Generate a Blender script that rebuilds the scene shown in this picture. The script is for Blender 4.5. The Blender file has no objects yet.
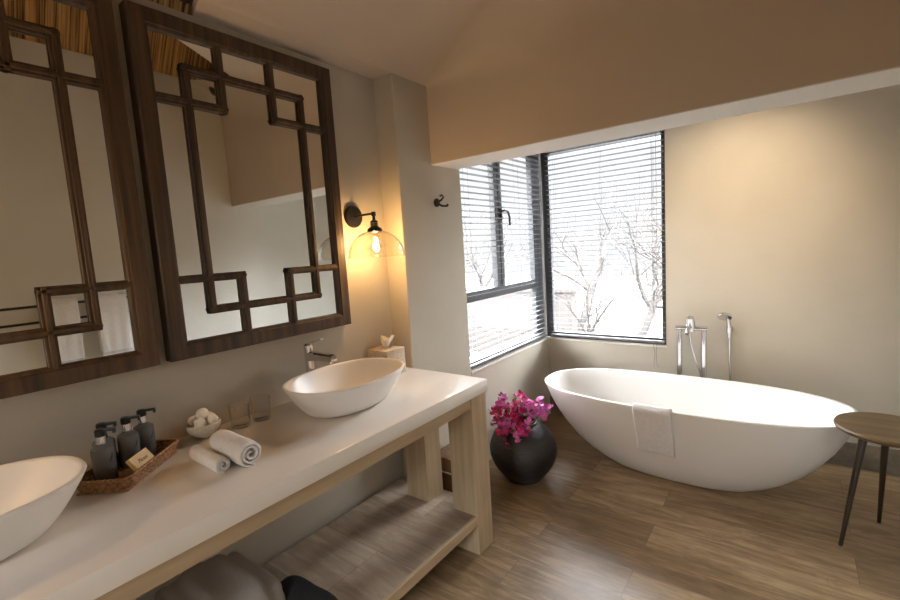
import bpy, bmesh, math, random
from mathutils import Vector, Matrix, Euler
PI = math.pi
S = bpy.context.scene
COL = S.collection
rng = random.Random(7)

# ------------------------------------------------------------------ materials
def new_mat(name):
    m = bpy.data.materials.new(name); m.use_nodes = True
    nt = m.node_tree; nt.nodes.clear()
    out = nt.nodes.new('ShaderNodeOutputMaterial')
    return m, nt, out
def principled(name, col, rough=.5, metal=0, spec=.5, bump=None, coat=0, trans=0, sheen=0, sss=0):
    m, nt, out = new_mat(name)
    b = nt.nodes.new('ShaderNodeBsdfPrincipled')
    b.inputs['Base Color'].default_value = (*col, 1)
    b.inputs['Roughness'].default_value = rough
    b.inputs['Metallic'].default_value = metal
    b.inputs['Specular IOR Level'].default_value = spec
    b.inputs['Coat Weight'].default_value = coat
    b.inputs['Sheen Weight'].default_value = sheen
    nt.links.new(b.outputs[0], out.inputs[0])
    if bump:
        sc, st, dist = bump
        tc = nt.nodes.new('ShaderNodeTexCoord')
        n = nt.nodes.new('ShaderNodeTexNoise'); n.inputs['Scale'].default_value = sc
        n.inputs['Detail'].default_value = 6
        bp = nt.nodes.new('ShaderNodeBump'); bp.inputs['Strength'].default_value = st
        bp.inputs['Distance'].default_value = dist
        nt.links.new(tc.outputs['Object'], n.inputs['Vector'])
        nt.links.new(n.outputs['Fac'], bp.inputs['Height'])
        nt.links.new(bp.outputs[0], b.inputs['Normal'])
    return m
def mottled(name, c1, c2, rough, scale, bump=(40, .3, .002), metal=0, stretch=(1, 1, 1), spec=.5, detail=5):
    """two tones mixed by noise"""
    m, nt, out = new_mat(name); L = nt.links
    b = nt.nodes.new('ShaderNodeBsdfPrincipled'); b.inputs['Roughness'].default_value = rough
    b.inputs['Metallic'].default_value = metal; b.inputs['Specular IOR Level'].default_value = spec
    tc = nt.nodes.new('ShaderNodeTexCoord'); mp = nt.nodes.new('ShaderNodeMapping')
    mp.inputs['Scale'].default_value = stretch
    n = nt.nodes.new('ShaderNodeTexNoise'); n.inputs['Scale'].default_value = scale; n.inputs['Detail'].default_value = detail
    r = nt.nodes.new('ShaderNodeValToRGB')
    r.color_ramp.elements[0].position = .3; r.color_ramp.elements[1].position = .7
    r.color_ramp.elements[0].color = (*c1, 1); r.color_ramp.elements[1].color = (*c2, 1)
    L.new(tc.outputs['Object'], mp.inputs[0]); L.new(mp.outputs[0], n.inputs['Vector'])
    L.new(n.outputs['Fac'], r.inputs[0]); L.new(r.outputs[0], b.inputs['Base Color'])
    n2 = nt.nodes.new('ShaderNodeTexNoise'); n2.inputs['Scale'].default_value = bump[0]; n2.inputs['Detail'].default_value = 5
    L.new(mp.outputs[0], n2.inputs['Vector'])
    bp = nt.nodes.new('ShaderNodeBump'); bp.inputs['Strength'].default_value = bump[1]; bp.inputs['Distance'].default_value = bump[2]
    L.new(n2.outputs['Fac'], bp.inputs['Height']); L.new(bp.outputs[0], b.inputs['Normal'])
    L.new(b.outputs[0], out.inputs[0])
    return m
def wood(name, c1, c2, c3, axis, rough=.5, scale=6, bump=.25, spec=.4):
    """long grained timber; axis = direction of grain"""
    m, nt, out = new_mat(name); L = nt.links
    b = nt.nodes.new('ShaderNodeBsdfPrincipled'); b.inputs['Roughness'].default_value = rough
    b.inputs['Specular IOR Level'].default_value = spec
    tc = nt.nodes.new('ShaderNodeTexCoord'); mp = nt.nodes.new('ShaderNodeMapping')
    s = [1., 1., 1.]; s[axis] = .045
    mp.inputs['Scale'].default_value = s
    n = nt.nodes.new('ShaderNodeTexNoise'); n.inputs['Scale'].default_value = scale * 6; n.inputs['Detail'].default_value = 8
    n.inputs['Distortion'].default_value = .25
    r = nt.nodes.new('ShaderNodeValToRGB'); e = r.color_ramp.elements
    e[0].position = .3; e[0].color = (*c1, 1); e[1].position = .72; e[1].color = (*c3, 1)
    k = e.new(.5); k.color = (*c2, 1)
    L.new(tc.outputs['Object'], mp.inputs[0]); L.new(mp.outputs[0], n.inputs['Vector'])
    L.new(n.outputs['Fac'], r.inputs[0])
    n3 = nt.nodes.new('ShaderNodeTexNoise'); n3.inputs['Scale'].default_value = 3
    L.new(tc.outputs['Object'], n3.inputs['Vector'])
    mx = nt.nodes.new('ShaderNodeMix'); mx.data_type = 'RGBA'; mx.blend_type = 'MULTIPLY'
    mx.inputs[0].default_value = .35
    L.new(r.outputs[0], mx.inputs[6]); L.new(n3.outputs['Fac'], mx.inputs[7])
    L.new(mx.outputs[2], b.inputs['Base Color'])
    bp = nt.nodes.new('ShaderNodeBump'); bp.inputs['Strength'].default_value = bump; bp.inputs['Distance'].default_value = .002
    L.new(n.outputs['Fac'], bp.inputs['Height']); L.new(bp.outputs[0], b.inputs['Normal'])
    L.new(b.outputs[0], out.inputs[0])
    return m
def planks(name, c1, c2, mort, rough, row=.19, width=1.22, off=(0, 0)):
    m, nt, out = new_mat(name); L = nt.links
    b = nt.nodes.new('ShaderNodeBsdfPrincipled'); b.inputs['Specular IOR Level'].default_value = .35
    tc = nt.nodes.new('ShaderNodeTexCoord'); mp = nt.nodes.new('ShaderNodeMapping')
    mp.inputs['Location'].default_value = (off[0], off[1], 0)
    L.new(tc.outputs['Object'], mp.inputs[0])
    br = nt.nodes.new('ShaderNodeTexBrick'); br.offset = .37; br.offset_frequency = 2
    br.inputs['Scale'].default_value = 1; br.inputs['Brick Width'].default_value = width; br.inputs['Row Height'].default_value = row
    br.inputs['Mortar Size'].default_value = .0010; br.inputs['Mortar Smooth'].default_value = .2; br.inputs['Bias'].default_value = 0
    br.inputs['Color1'].default_value = (0, 0, 0, 1); br.inputs['Color2'].default_value = (1, 1, 1, 1); br.inputs['Mortar'].default_value = (.5, .5, .5, 1)
    L.new(mp.outputs[0], br.inputs['Vector'])
    # grain, shifted per plank
    ms = nt.nodes.new('ShaderNodeMapping'); ms.inputs['Scale'].default_value = (1.0, 10, 1)
    ad = nt.nodes.new('ShaderNodeVectorMath'); ad.operation = 'ADD'
    sc = nt.nodes.new('ShaderNodeVectorMath'); sc.operation = 'SCALE'; sc.inputs[3].default_value = 7
    L.new(br.outputs['Color'], sc.inputs[0]); L.new(mp.outputs[0], ad.inputs[0]); L.new(sc.outputs[0], ad.inputs[1])
    L.new(ad.outputs[0], ms.inputs[0])
    n = nt.nodes.new('ShaderNodeTexNoise'); n.inputs['Scale'].default_value = 3.2; n.inputs['Detail'].default_value = 9
    n.inputs['Roughness'].default_value = .62; n.inputs['Distortion'].default_value = .9
    L.new(ms.outputs[0], n.inputs['Vector'])
    n2 = nt.nodes.new('ShaderNodeTexNoise'); n2.inputs['Scale'].default_value = 3.4; n2.inputs['Detail'].default_value = 7; n2.inputs['Roughness'].default_value = .68; n2.inputs['Distortion'].default_value = 1.5
    ms2 = nt.nodes.new('ShaderNodeMapping'); ms2.inputs['Scale'].default_value = (1, 3, 1)
    L.new(ad.outputs[0], ms2.inputs[0]); L.new(ms2.outputs[0], n2.inputs['Vector'])
    r = nt.nodes.new('ShaderNodeValToRGB'); e = r.color_ramp.elements
    e[0].position = .28; e[0].color = (c1[0]*.55, c1[1]*.55, c1[2]*.55, 1); e[1].position = .75; e[1].color = (*c2, 1)
    k = e.new(.47); k.color = (*c1, 1)
    add = nt.nodes.new('ShaderNodeMath'); add.operation = 'MULTIPLY_ADD'; add.inputs[1].default_value = .16; 
    sepc = nt.nodes.new('ShaderNodeSeparateColor'); L.new(br.outputs['Color'], sepc.inputs[0])
    L.new(sepc.outputs[0], add.inputs[0]); 
    av = nt.nodes.new('ShaderNodeMath'); av.operation = 'MULTIPLY_ADD'; av.inputs[1].default_value = .45
    L.new(n2.outputs['Fac'], av.inputs[0])
    h = nt.nodes.new('ShaderNodeMath'); h.operation = 'MULTIPLY'; h.inputs[1].default_value = .5
    L.new(n.outputs['Fac'], h.inputs[0]); L.new(h.outputs[0], av.inputs[2])
    L.new(av.outputs[0], add.inputs[2])
    sb = nt.nodes.new('ShaderNodeMath'); sb.operation = 'SUBTRACT'; sb.inputs[1].default_value = .05
    L.new(add.outputs[0], sb.inputs[0]); L.new(sb.outputs[0], r.inputs[0])
    mx = nt.nodes.new('ShaderNodeMix'); mx.data_type = 'RGBA'
    L.new(br.outputs['Fac'], mx.inputs[0]); L.new(r.outputs[0], mx.inputs[6]); mx.inputs[7].default_value = (*mort, 1)
    L.new(mx.outputs[2], b.inputs['Base Color'])
    rr = nt.nodes.new('ShaderNodeMapRange'); rr.inputs[3].default_value = rough - .08; rr.inputs[4].default_value = rough + .12
    L.new(n.outputs['Fac'], rr.inputs[0]); L.new(rr.outputs[0], b.inputs['Roughness'])
    bp = nt.nodes.new('ShaderNodeBump'); bp.inputs['Strength'].default_value = .3; bp.inputs['Distance'].default_value = .002
    hh = nt.nodes.new('ShaderNodeMath'); hh.operation = 'SUBTRACT'
    L.new(n.outputs['Fac'], hh.inputs[0]); L.new(br.outputs['Fac'], hh.inputs[1])
    L.new(hh.outputs[0], bp.inputs['Height']); L.new(bp.outputs[0], b.inputs['Normal'])
    L.new(b.outputs[0], out.inputs[0])
    return m
def thin_glass(name, tint=(1, 1, 1), refl=1.0, ior=1.5, rough=0):
    m, nt, out = new_mat(name); L = nt.links
    t = nt.nodes.new('ShaderNodeBsdfTransparent'); t.inputs[0].default_value = (*tint, 1)
    g = nt.nodes.new('ShaderNodeBsdfGlossy'); g.inputs['Roughness'].default_value = rough
    lw = nt.nodes.new('ShaderNodeLayerWeight'); lw.inputs[0].default_value = .5
    pw = nt.nodes.new('ShaderNodeMath'); pw.operation = 'POWER'; pw.inputs[1].default_value = 4.5
    f = nt.nodes.new('ShaderNodeMath'); f.operation = 'MULTIPLY_ADD'; f.inputs[1].default_value = .9; f.inputs[2].default_value = .045
    L.new(lw.outputs['Facing'], pw.inputs[0]); L.new(pw.outputs[0], f.inputs[0])
    mu = nt.nodes.new('ShaderNodeMath'); mu.operation = 'MULTIPLY'; mu.inputs[1].default_value = refl; mu.use_clamp = True
    mx = nt.nodes.new('ShaderNodeMixShader')
    L.new(f.outputs[0], mu.inputs[0]); L.new(mu.outputs[0], mx.inputs[0])
    L.new(t.outputs[0], mx.inputs[1]); L.new(g.outputs[0], mx.inputs[2]); L.new(mx.outputs[0], out.inputs[0])
    return m
def emit(name, col, s):
    m, nt, out = new_mat(name)
    e = nt.nodes.new('ShaderNodeEmission'); e.inputs[0].default_value = (*col, 1); e.inputs[1].default_value = s
    nt.links.new(e.outputs[0], out.inputs[0]); return m

WALL = mottled('taupe_plaster', (.46, .41, .335), (.50, .45, .37), .85, 2.5, (45, .3, .003))
CEILP = mottled('ceiling_plaster', (.51, .425, .34), (.545, .455, .365), .9, 2, (30, .25, .002))
LITWALL = mottled('window_lit_plaster', (.66, .655, .61), (.70, .695, .65), .85, 2.5, (45, .3, .003))  # right walls: window light put into the colour, paler than the taupe
SOFF = mottled('beam_underside_plaster', (.70, .69, .66), (.74, .73, .70), .8, 2, (30, .2, .002))
FLOOR = planks('floor_wood_tile', (.215, .140, .075), (.49, .355, .215), (.10, .068, .042), .31)
SKIRT = planks('skirting_wood_tile', (.14, .115, .085), (.36, .30, .235), (.10, .08, .06), .5, row=.5, width=1.0)
SHELFM = planks('shelf_wood_tile', (.30, .23, .17), (.50, .41, .33), (.14, .10, .08), .34, row=.30, width=.6, off=(.30, .1))
OAK_Y = wood('limed_oak_rail', (.44, .32, .195), (.52, .39, .245), (.58, .445, .29), 1)
OAK_Z = wood('limed_oak_post', (.44, .32, .195), (.52, .39, .245), (.58, .445, .29), 2)
DARK_Z = wood('dark_carved_wood', (.028, .016, .009), (.065, .036, .019), (.12, .068, .036), 2, .5, 7, .4)
DARK_LIT = wood('dark_carved_wood_lit', (.040, .021, .010), (.095, .051, .024), (.155, .088, .042), 2, .5, 7, .4)  # same dark wood, lighter: light on the left mirror put into the colour
BINW = wood('brown_bin_wood', (.08, .04, .02), (.15, .08, .04), (.22, .12, .06), 2, .5, 7, .4)
SOLID = principled('cream_solid_surface', (.80, .745, .685), .2, spec=.5)
CERAM = principled('white_composite', (.82, .80, .77), .38, spec=.5)
TUBM = principled('white_stone_resin', (.84, .82, .79), .38, spec=.45)
CHROME = principled('chrome', (.75, .75, .77), .08, metal=1)
CHROMEH = principled('hose_metal', (.66, .66, .68), .25, metal=1)
BLACK = principled('black_iron', (.012, .010, .009), .4, metal=.3)
BRASS = principled('aged_brass', (.25, .17, .07), .3, metal=1)
BLKPL = principled('black_plastic', (.008, .008, .008), .3)
ALU = principled('charcoal_aluminium', (.045, .046, .05), .4)
BLIND = principled('grey_blind_slat', (.16, .16, .165), .4)
CORD = principled('blind_cord', (.16, .16, .16), .7)
SILL = principled('white_sill_paint', (.72, .69, .64), .5)
GLASS = thin_glass('window_glass')
CLEARG = thin_glass('clear_glass', (.985, .985, .985), 1.3, 1.5)
SHADEG = thin_glass('clear_shade_glass', (.99, .985, .97), 1.0, 1.45)
MIRROR = principled('mirror_silver', (.86, .87, .85), .015, metal=1)
TOWEL = mottled('white_terry', (.80, .78, .77), (.88, .865, .85), .95, 60, (260, .9, .006))
STRIPE = mottled('towel_stripe', (.45, .48, .54), (.55, .58, .63), .95, 60, (260, .9, .006))
ROBE = mottled('beige_grey_knit', (.27, .24, .215), (.33, .295, .265), .95, 5, (300, .6, .003))
BLKTOW = mottled('black_terry', (.006, .006, .007), (.012, .012, .013), .95, 60, (180, 1, .008))
VASEM = mottled('charcoal_pottery', (.012, .011, .010), (.035, .031, .028), .55, 9, (30, .8, .006), stretch=(1, 1, 2.5))
BAMBOO = mottled('woven_cane', (.12, .05, .018), (.52, .27, .11), .45, 110, (90, .6, .003))
CANEP = mottled('pale_woven_fibre', (.42, .34, .24), (.62, .52, .38), .7, 70, (110, 1, .004), stretch=(1, 1, 2))
BONE = mottled('white_pebble_wool', (.74, .68, .58), (.84, .79, .70), .9, 30, (60, .6, .004))
BOWLM = mottled('mottled_glazed_bowl', (.50, .46, .38), (.66, .61, .52), .35, 70, (120, .8, .003))
SMOKE = principled('smoky_grey_bottle', (.12, .125, .135), .2, spec=.6)
LEAFMARK = principled('black_print', (.004, .004, .004), .5)
CARDM = mottled('cream_wood_card', (.62, .46, .24), (.72, .56, .32), .6, 20)
INK = principled('dark_ink', (.10, .05, .02), .7)
PETAL1 = principled('magenta_petal', (.60, .015, .16), .55)
PETAL2 = principled('pink_violet_petal', (.68, .17, .50), .55)
LEAFG = principled('green_leaf', (.07, .13, .03), .5)
LEAFY = principled('yellow_leaf', (.35, .28, .05), .5)
STEM = principled('green_stem', (.10, .13, .04), .6)
STOOLT = wood('olive_brown_stool_wood', (.10, .062, .026), (.15, .098, .045), (.20, .135, .065), 0, .42, 4, .12, .25)
STOOLL = principled('dark_stool_leg', (.030, .019, .011), .3, spec=.6)
TISSUE = principled('tissue_paper', (.88, .82, .70), .9)
BARK = mottled('grey_bark', (.012, .010, .009), (.030, .025, .022), .9, 8, (30, .8, .02))
GROUND = mottled('pale_gravel', (.010, .0095, .0085), (.034, .032, .030), .95, 1.2)
def thatch_mat():
    m, nt, out = new_mat('reed_thatch'); L = nt.links
    b = nt.nodes.new('ShaderNodeBsdfPrincipled'); b.inputs['Roughness'].default_value = .85
    tc = nt.nodes.new('ShaderNodeTexCoord'); mp = nt.nodes.new('ShaderNodeMapping'); mp.inputs['Scale'].default_value = (1, 60, 1)
    n = nt.nodes.new('ShaderNodeTexNoise'); n.inputs['Scale'].default_value = 1.6; n.inputs['Detail'].default_value = 5
    r = nt.nodes.new('ShaderNodeValToRGB'); e = r.color_ramp.elements
    e[0].position = .36; e[0].color = (.05, .022, .008, 1); e[1].position = .62; e[1].color = (.62, .36, .13, 1)
    L.new(tc.outputs['Object'], mp.inputs[0]); L.new(mp.outputs[0], n.inputs['Vector']); L.new(n.outputs['Fac'], r.inputs[0])
    L.new(r.outputs[0], b.inputs['Base Color'])
    bp = nt.nodes.new('ShaderNodeBump'); bp.inputs['Strength'].default_value = .8; bp.inputs['Distance'].default_value = .01
    L.new(n.outputs['Fac'], bp.inputs['Height']); L.new(bp.outputs[0], b.inputs['Normal'])
    L.new(b.outputs[0], out.inputs[0]); return m
THATCH = thatch_mat()
def brick_mat():
    m, nt, out = new_mat('red_brick'); L = nt.links
    b = nt.nodes.new('ShaderNodeBsdfPrincipled'); b.inputs['Roughness'].default_value = .9
    tc = nt.nodes.new('ShaderNodeTexCoord'); mp = nt.nodes.new('ShaderNodeMapping'); mp.inputs['Rotation'].default_value = (PI/2, 0, 0)
    br = nt.nodes.new('ShaderNodeTexBrick'); br.inputs['Scale'].default_value = 1
    br.inputs['Brick Width'].default_value = .24; br.inputs['Row Height'].default_value = .085; br.inputs['Mortar Size'].default_value = .008
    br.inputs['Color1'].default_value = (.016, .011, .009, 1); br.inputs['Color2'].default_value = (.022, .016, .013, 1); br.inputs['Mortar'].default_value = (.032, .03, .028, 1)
    L.new(tc.outputs['Object'], mp.inputs[0]); L.new(mp.outputs[0], br.inputs['Vector']); L.new(br.outputs[0], b.inputs['Base Color'])
    L.new(b.outputs[0], out.inputs[0]); return m
BRICK = brick_mat()

# ------------------------------------------------------------------ geometry helpers
class MB:
    def __init__(s): s.bm = bmesh.new()
    def box(s, x0, x1, y0, y1, z0, z1, bev=0, seg=2, M=None):
        g = bmesh.ops.create_cube(s.bm, size=1)['verts']
        for v in g:
            v.co = Vector(((x0+x1)/2 + v.co.x*(x1-x0), (y0+y1)/2 + v.co.y*(y1-y0), (z0+z1)/2 + v.co.z*(z1-z0)))
        fs = set(f for v in g for f in v.link_faces)
        if bev:
            es = list(set(e for f in fs for e in f.edges))
            res = bmesh.ops.bevel(s.bm, geom=es, offset=bev, segments=seg, profile=.5, affect='EDGES')
            g = list(set(list(res['verts']) + [v for v in g if v.is_valid]))
        if M is not None: bmesh.ops.transform(s.bm, matrix=M, verts=g)
        return s
    def rings(s, rings, cap0=True, cap1=True, closed=True, loop=False):
        R = [[s.bm.verts.new(p) for p in r] for r in rings]
        n = len(R[0])
        rng_ = range(len(R)) if loop else range(len(R)-1)
        for i in rng_:
            a, b = R[i], R[(i+1) % len(R)]
            for j in range(n if closed else n-1):
                k = (j+1) % n
                try: s.bm.faces.new((a[j], a[k], b[k], b[j]))
                except ValueError: pass
        if cap0 and not loop: s.bm.faces.new(list(reversed(R[0])))
        if cap1 and not loop: s.bm.faces.new(R[-1])
        return s
    def lathe(s, prof, n=40, c=(0, 0, 0), cap0=True, cap1=True, M=None):
        rs = []
        for r, z in prof:
            r = max(r, 1e-4)
            ring = [Vector((c[0]+r*math.cos(2*PI*i/n), c[1]+r*math.sin(2*PI*i/n), c[2]+z)) for i in range(n)]
            if M is not None: ring = [M @ p for p in ring]
            rs.append(ring)
        return s.rings(rs, cap0, cap1)
    def tube(s, pts, rad, n=10, caps=True):
        pts = [Vector(p) for p in pts]
        if not isinstance(rad, (list, tuple)): rad = [rad]*len(pts)
        rs = []; up = None
        for i, p in enumerate(pts):
            d = (pts[min(i+1, len(pts)-1)] - pts[max(i-1, 0)])
            if d.length < 1e-9: d = Vector((0, 0, 1))
            d.normalize()
            if up is None:
                up = Vector((0, 0, 1)) if abs(d.z) < .9 else Vector((1, 0, 0))
            a = up - d*up.dot(d)
            if a.length < 1e-4: a = d.orthogonal()
            a.normalize(); up = a; b = d.cross(a)
            rs.append([p + (a*math.cos(2*PI*k/n) + b*math.sin(2*PI*k/n))*rad[i] for k in range(n)])
        return s.rings(rs, caps, caps)
    def quad(s, *ps):
        s.bm.faces.new([s.bm.verts.new(p) for p in ps]); return s
    def grid(s, fn, nu, nv):
        V = [[s.bm.verts.new(fn(u/nu, v/nv)) for v in range(nv+1)] for u in range(nu+1)]
        for i in range(nu):
            for j in range(nv):
                s.bm.faces.new((V[i][j], V[i+1][j], V[i+1][j+1], V[i][j+1]))
        return s
    def build(s, name, mat, parent=None, smooth=False, recalc=True, loc=None):
        if recalc: bmesh.ops.recalc_face_normals(s.bm, faces=s.bm.faces)
        me = bpy.data.meshes.new(name); s.bm.to_mesh(me); s.bm.free()
        if smooth:
            for p in me.polygons: p.use_smooth = True
            if smooth != 'all': me.set_sharp_from_angle(angle=math.radians(40))
        o = bpy.data.objects.new(name, me); COL.objects.link(o)
        me.materials.append(mat)
        if parent: o.parent = parent
        if loc: o.location = loc
        return o
def tag(o, label=None, cat=None, group=None, kind=None):
    if label: o['label'] = label
    if cat: o['category'] = cat
    if group: o['group'] = group
    if kind: o['kind'] = kind
    return o
def thing(name, label, cat, loc=(0, 0, 0), rz=0, group=None):
    o = bpy.data.objects.new(name, None); COL.objects.link(o); o.empty_display_size = .05
    o.location = loc; o.rotation_euler = (0, 0, rz)
    return tag(o, label, cat, group)
def struct(name, mb, mat, smooth=False, parent=None):
    o = mb.build(name, mat, parent, smooth)
    if parent is None: o['kind'] = 'structure'
    return o
def copy_tree(o, parent=None):
    c = o.copy(); COL.objects.link(c); c.parent = parent
    for ch in o.children: copy_tree(ch, c)
    return c
def sup(a, b, n, z, N=72, rot=0, cx=0, cy=0):
    P = []
    for i in range(N):
        t = 2*PI*i/N; c, s_ = math.cos(t), math.sin(t)
        x = a*math.copysign(abs(c)**(2/n), c); y = b*math.copysign(abs(s_)**(2/n), s_)
        P.append(Vector((cx + x*math.cos(rot)-y*math.sin(rot), cy + x*math.sin(rot)+y*math.cos(rot), z)))
    return P
def bez(p0, p1, p2, p3, n=12):
    p0, p1, p2, p3 = map(Vector, (p0, p1, p2, p3))
    return [p0*(1-t)**3 + p1*3*t*(1-t)**2 + p2*3*t*t*(1-t) + p3*t**3 for t in [i/n for i in range(n+1)]]

# ------------------------------------------------------------------ room dimensions
H = 2.33; XP = .132; YP = 1.765; YB = 2.035; ZB = 1.908; YB2 = 2.278; D = 3.455
W = 2.12; HR = 2.88; AR = 2.47; AH = 2.2; ZS = .655; Y1 = 2.31; XR = 1.042; ZC = .82; YE = -2.6

struct('floor', MB().box(-.2, 2.7, YE-.2, 3.66, -.08, 0), FLOOR)
struct('wall_left', MB().box(-.2, 0, YE-.2, YP, 0, H), WALL)
# pier: mass between vanity and bath, ends where the window begins
struct('wall_left_pier', MB().box(-.2, XP, YP, Y1, 0, H, .006), WALL)
struct('wall_left_below_window', MB().box(-.1, XP, Y1, D+.2, 0, ZS-.012), WALL)
struct('wall_back', MB().box(XP, XR, D, D+.2, 0, ZS-.012).box(XR, 2.7, D, D+.2, 0, AH+.1), WALL)
struct('wall_right', MB().box(W, W+.2, YE, YB, 0, HR), LITWALL)
struct('wall_right_alcove', MB().box(AR, AR+.2, YB2, D, 0, AH+.1), LITWALL)
struct('wall_right_return', MB().box(W, 2.7, YB, YB2, 0, ZB), LITWALL)
struct('wall_front', MB().box(-.2, 1.20, YE-.2, YE, 0, 4.5).box(1.95, 2.5, YE-.2, YE, 0, 4.5).box(1.20, 1.95, YE-.2, YE, 2.25, 4.5), WALL)
fr = bpy.data.objects.new('window_3', None); COL.objects.link(fr); fr['kind'] = 'structure'  # glazed door added behind the camera to bring daylight into the room
MB().box(1.20, 1.26, YE-.14, YE-.08, 0, 2.25).box(1.89, 1.95, YE-.14, YE-.08, 0, 2.25).box(1.26, 1.89, YE-.14, YE-.08, 2.19, 2.25).build('window_frame', ALU, fr)
MB().box(1.25, 1.90, YE-.113, YE-.107, .02, 2.2).build('pane', GLASS, fr)
gb = MB().box(XP, 2.7, YB, YB2, ZB+.004, 4.3).box(-.2, XP, YB, YB2, H+.001, 4.3)
struct('wall_gable', gb, CEILP)
struct('trim_1', MB().box(XP, 2.7, YB+.0005, YB2, ZB, ZB+.004), SOFF)     # paler underside of the beam
struct('ceiling_alcove', MB().box(-.2, 2.7, YB2, 3.66, AH, AH+.1), SOFF)
# skirting tiles
struct('baseboard_back', MB().box(XP, AR, D-.011, D, 0, .152, .002), SKIRT)
struct('baseboard_left', MB().box(0, .010, YE, YP, 0, .152, .002), SKIRT)
struct('baseboard_right', MB().box(W-.010, W, YE, YB, 0, .152, .002), SKIRT)
# sloping plaster ceiling near the gable; its free edge runs diagonally
def zc_(x): return H if x < XP else H + (x-XP)*(HR-H)/(W-XP)
YDP = [(-1, 1.175), (.26, .797), (1.2, 1.62), (1.65, 1.93), (3, 1.99)]
def yd(x):
    for (xa, ya), (xb, yb) in zip(YDP, YDP[1:]):
        if x <= xb: return ya+(yb-ya)*(x-xa)/(xb-xa)
mb = MB()
tops = []
xs = [-.2, 0, XP, .26, .7, 1.2, 1.65, W, W+.2]
ringlist = []
for x in xs:
    z = zc_(x)
    ringlist.append([Vector((x, yd(x), z)), Vector((x, YB, z)), Vector((x, YB, z+.04)), Vector((x, yd(x), z+.04))])
mb.rings(ringlist)
struct('ceiling_plaster', mb, CEILP)
# rounded plaster cove where the sloping ceiling meets the gable wall
mb = MB()
def rc_(x): return min(.24, .012+.40*(x-XP))
mb.grid(lambda u, v: Vector((XP+(W-XP)*u, YB-rc_(XP+(W-XP)*u)*(1-math.sin(v*PI/2)), zc_(XP+(W-XP)*u)-rc_(XP+(W-XP)*u)*(1-math.cos(v*PI/2)))), 40, 12)
struct('trim_4', mb, CEILP, 'all')
# thatched roof slopes
SL = 1.43; xr_ = (HR + SL*W - H)/(2*SL); zr_ = H + SL*xr_
mb = MB()
NY = 150; YTH = {0: .84, 1: 1.93}
for side in (0, 1):
    xa, za = (-.07, H-.07*SL+.022) if side == 0 else (W+.07, HR-.07*SL+.022)
    def fn(u, v, xa=xa, za=za):
        y = YE-.2 + (YB2-YE+.2)*v
        k = (math.sin(v*911)+math.sin(v*387+1)+math.sin(v*1543+2))*.006
        return Vector((xa+(xr_-xa)*u, y, za+(zr_-za)*u+k))
    mb.grid(fn, 4, NY*2)
th = struct('ceiling_thatch', mb, THATCH)
md = th.modifiers.new('thick', 'SOLIDIFY'); md.thickness = .15; md.offset = 1
# rafter poles
def pole(p0, p1, r, label, name='roof_rafter'):
    d = Vector(p1)-Vector(p0)
    pts = [Vector(p0)+d*t/10+Vector((rng.uniform(-1, 1), rng.uniform(-1, 1), rng.uniform(-1, 1)))*.005 for t in range(11)]
    o = MB().tube(pts, [r*rng.uniform(.93, 1.07) for _ in pts], 12).build(name, DARK_Z, None, True)
    tag(o, label, 'rafter')
pole((1.6, yd(1.6)-.03, zc_(1.6)+.045), (W-.06, yd(W)-.03, HR+.05), .035, 'dark wooden rafter pole reflected at the end of the thatch in the dark mirror')
pole((.03, yd(0)-.035, H+.05), (.24, yd(.24)-.035, zc_(.24)+.055), .03, 'short dark rafter end above the dark mirror, where the thatch stops')

# ------------------------------------------------------------------ windows
ZT = AH
def window(n, plane, a0, a1, mull, trans):
    """plane 'x': lies in x = const, runs along y; 'y': runs along x"""
    root = bpy.data.objects.new('window_%d' % n, None); COL.objects.link(root); root['kind'] = 'structure'
    if plane == 'x': c0, c1 = .045, .09
    else: c0, c1 = D+.045, D+.09
    def bx(mb, p, q, z0, z1, b=.003, d=0):
        if plane == 'x': mb.box(c0+d, c1-d, p, q, z0, z1, b)
        else: mb.box(p, q, c0+d, c1-d, z0, z1, b)
    f = MB()
    bx(f, a0, a1, ZS-.01, ZS+.045); bx(f, a0, a1, ZT-.05, ZT)
    lw, rw = (.03, .15) if plane == 'x' else (.065, .035)
    bx(f, a0, a0+lw, ZS+.045, ZT-.05); bx(f, a1-rw, a1, ZS+.045, ZT-.05)
    f.build('window_frame', ALU, root)
    if mull:
        m = MB(); bx(m, mull-.05, mull-.005, trans+.035, ZT-.05); bx(m, mull+.005, mull+.05, trans+.035, ZT-.05); bx(m, mull-.01, mull+.01, trans+.035, ZT-.05, 0, .01)
        m.build('mullion', ALU, root)
        t = MB(); bx(t, a0+lw, a1-rw, trans-.035, trans+.035); t.build('transom', ALU, root)
        h = MB(); h.box(c1, c1+.012, mull+.012, mull+.034, 1.62, 1.70, .003)
        h.tube([(c1+.012, mull+.023, 1.68), (c1+.035, mull+.023, 1.685), (c1+.04, mull+.06, 1.68), (c1+.038, mull+.085, 1.64), (c1+.036, mull+.088, 1.58)], .008, 8)
        h.build('window_handle', BLACK, root, True)
    g = MB()
    if plane == 'x': g.box(.064, .070, a0+.01, a1-.01, ZS+.01, ZT-.01)
    else: g.box(a0+.01, a1-.01, D+.064, D+.070, ZS+.01, ZT-.01)
    g.build('pane', GLASS, root)
    return root
window(1, 'x', Y1, D+.04, 2.815, 1.118)
window(2, 'y', .10, XR, None, None)
struct('trim_2', MB().box(-.1, XP+.006, Y1-.004, D+.0, ZS-.012, ZS, .002).box(XP+.006, XR+.004, D-.006, D+.2, ZS-.012, ZS, .002).box(.045, XP+.006, D, D+.2, ZS-.012, ZS, .001), SILL)
struct('trim_3', MB().box(.093, .103, D+.030, D+.042, ZS, AH), SILL)
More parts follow.
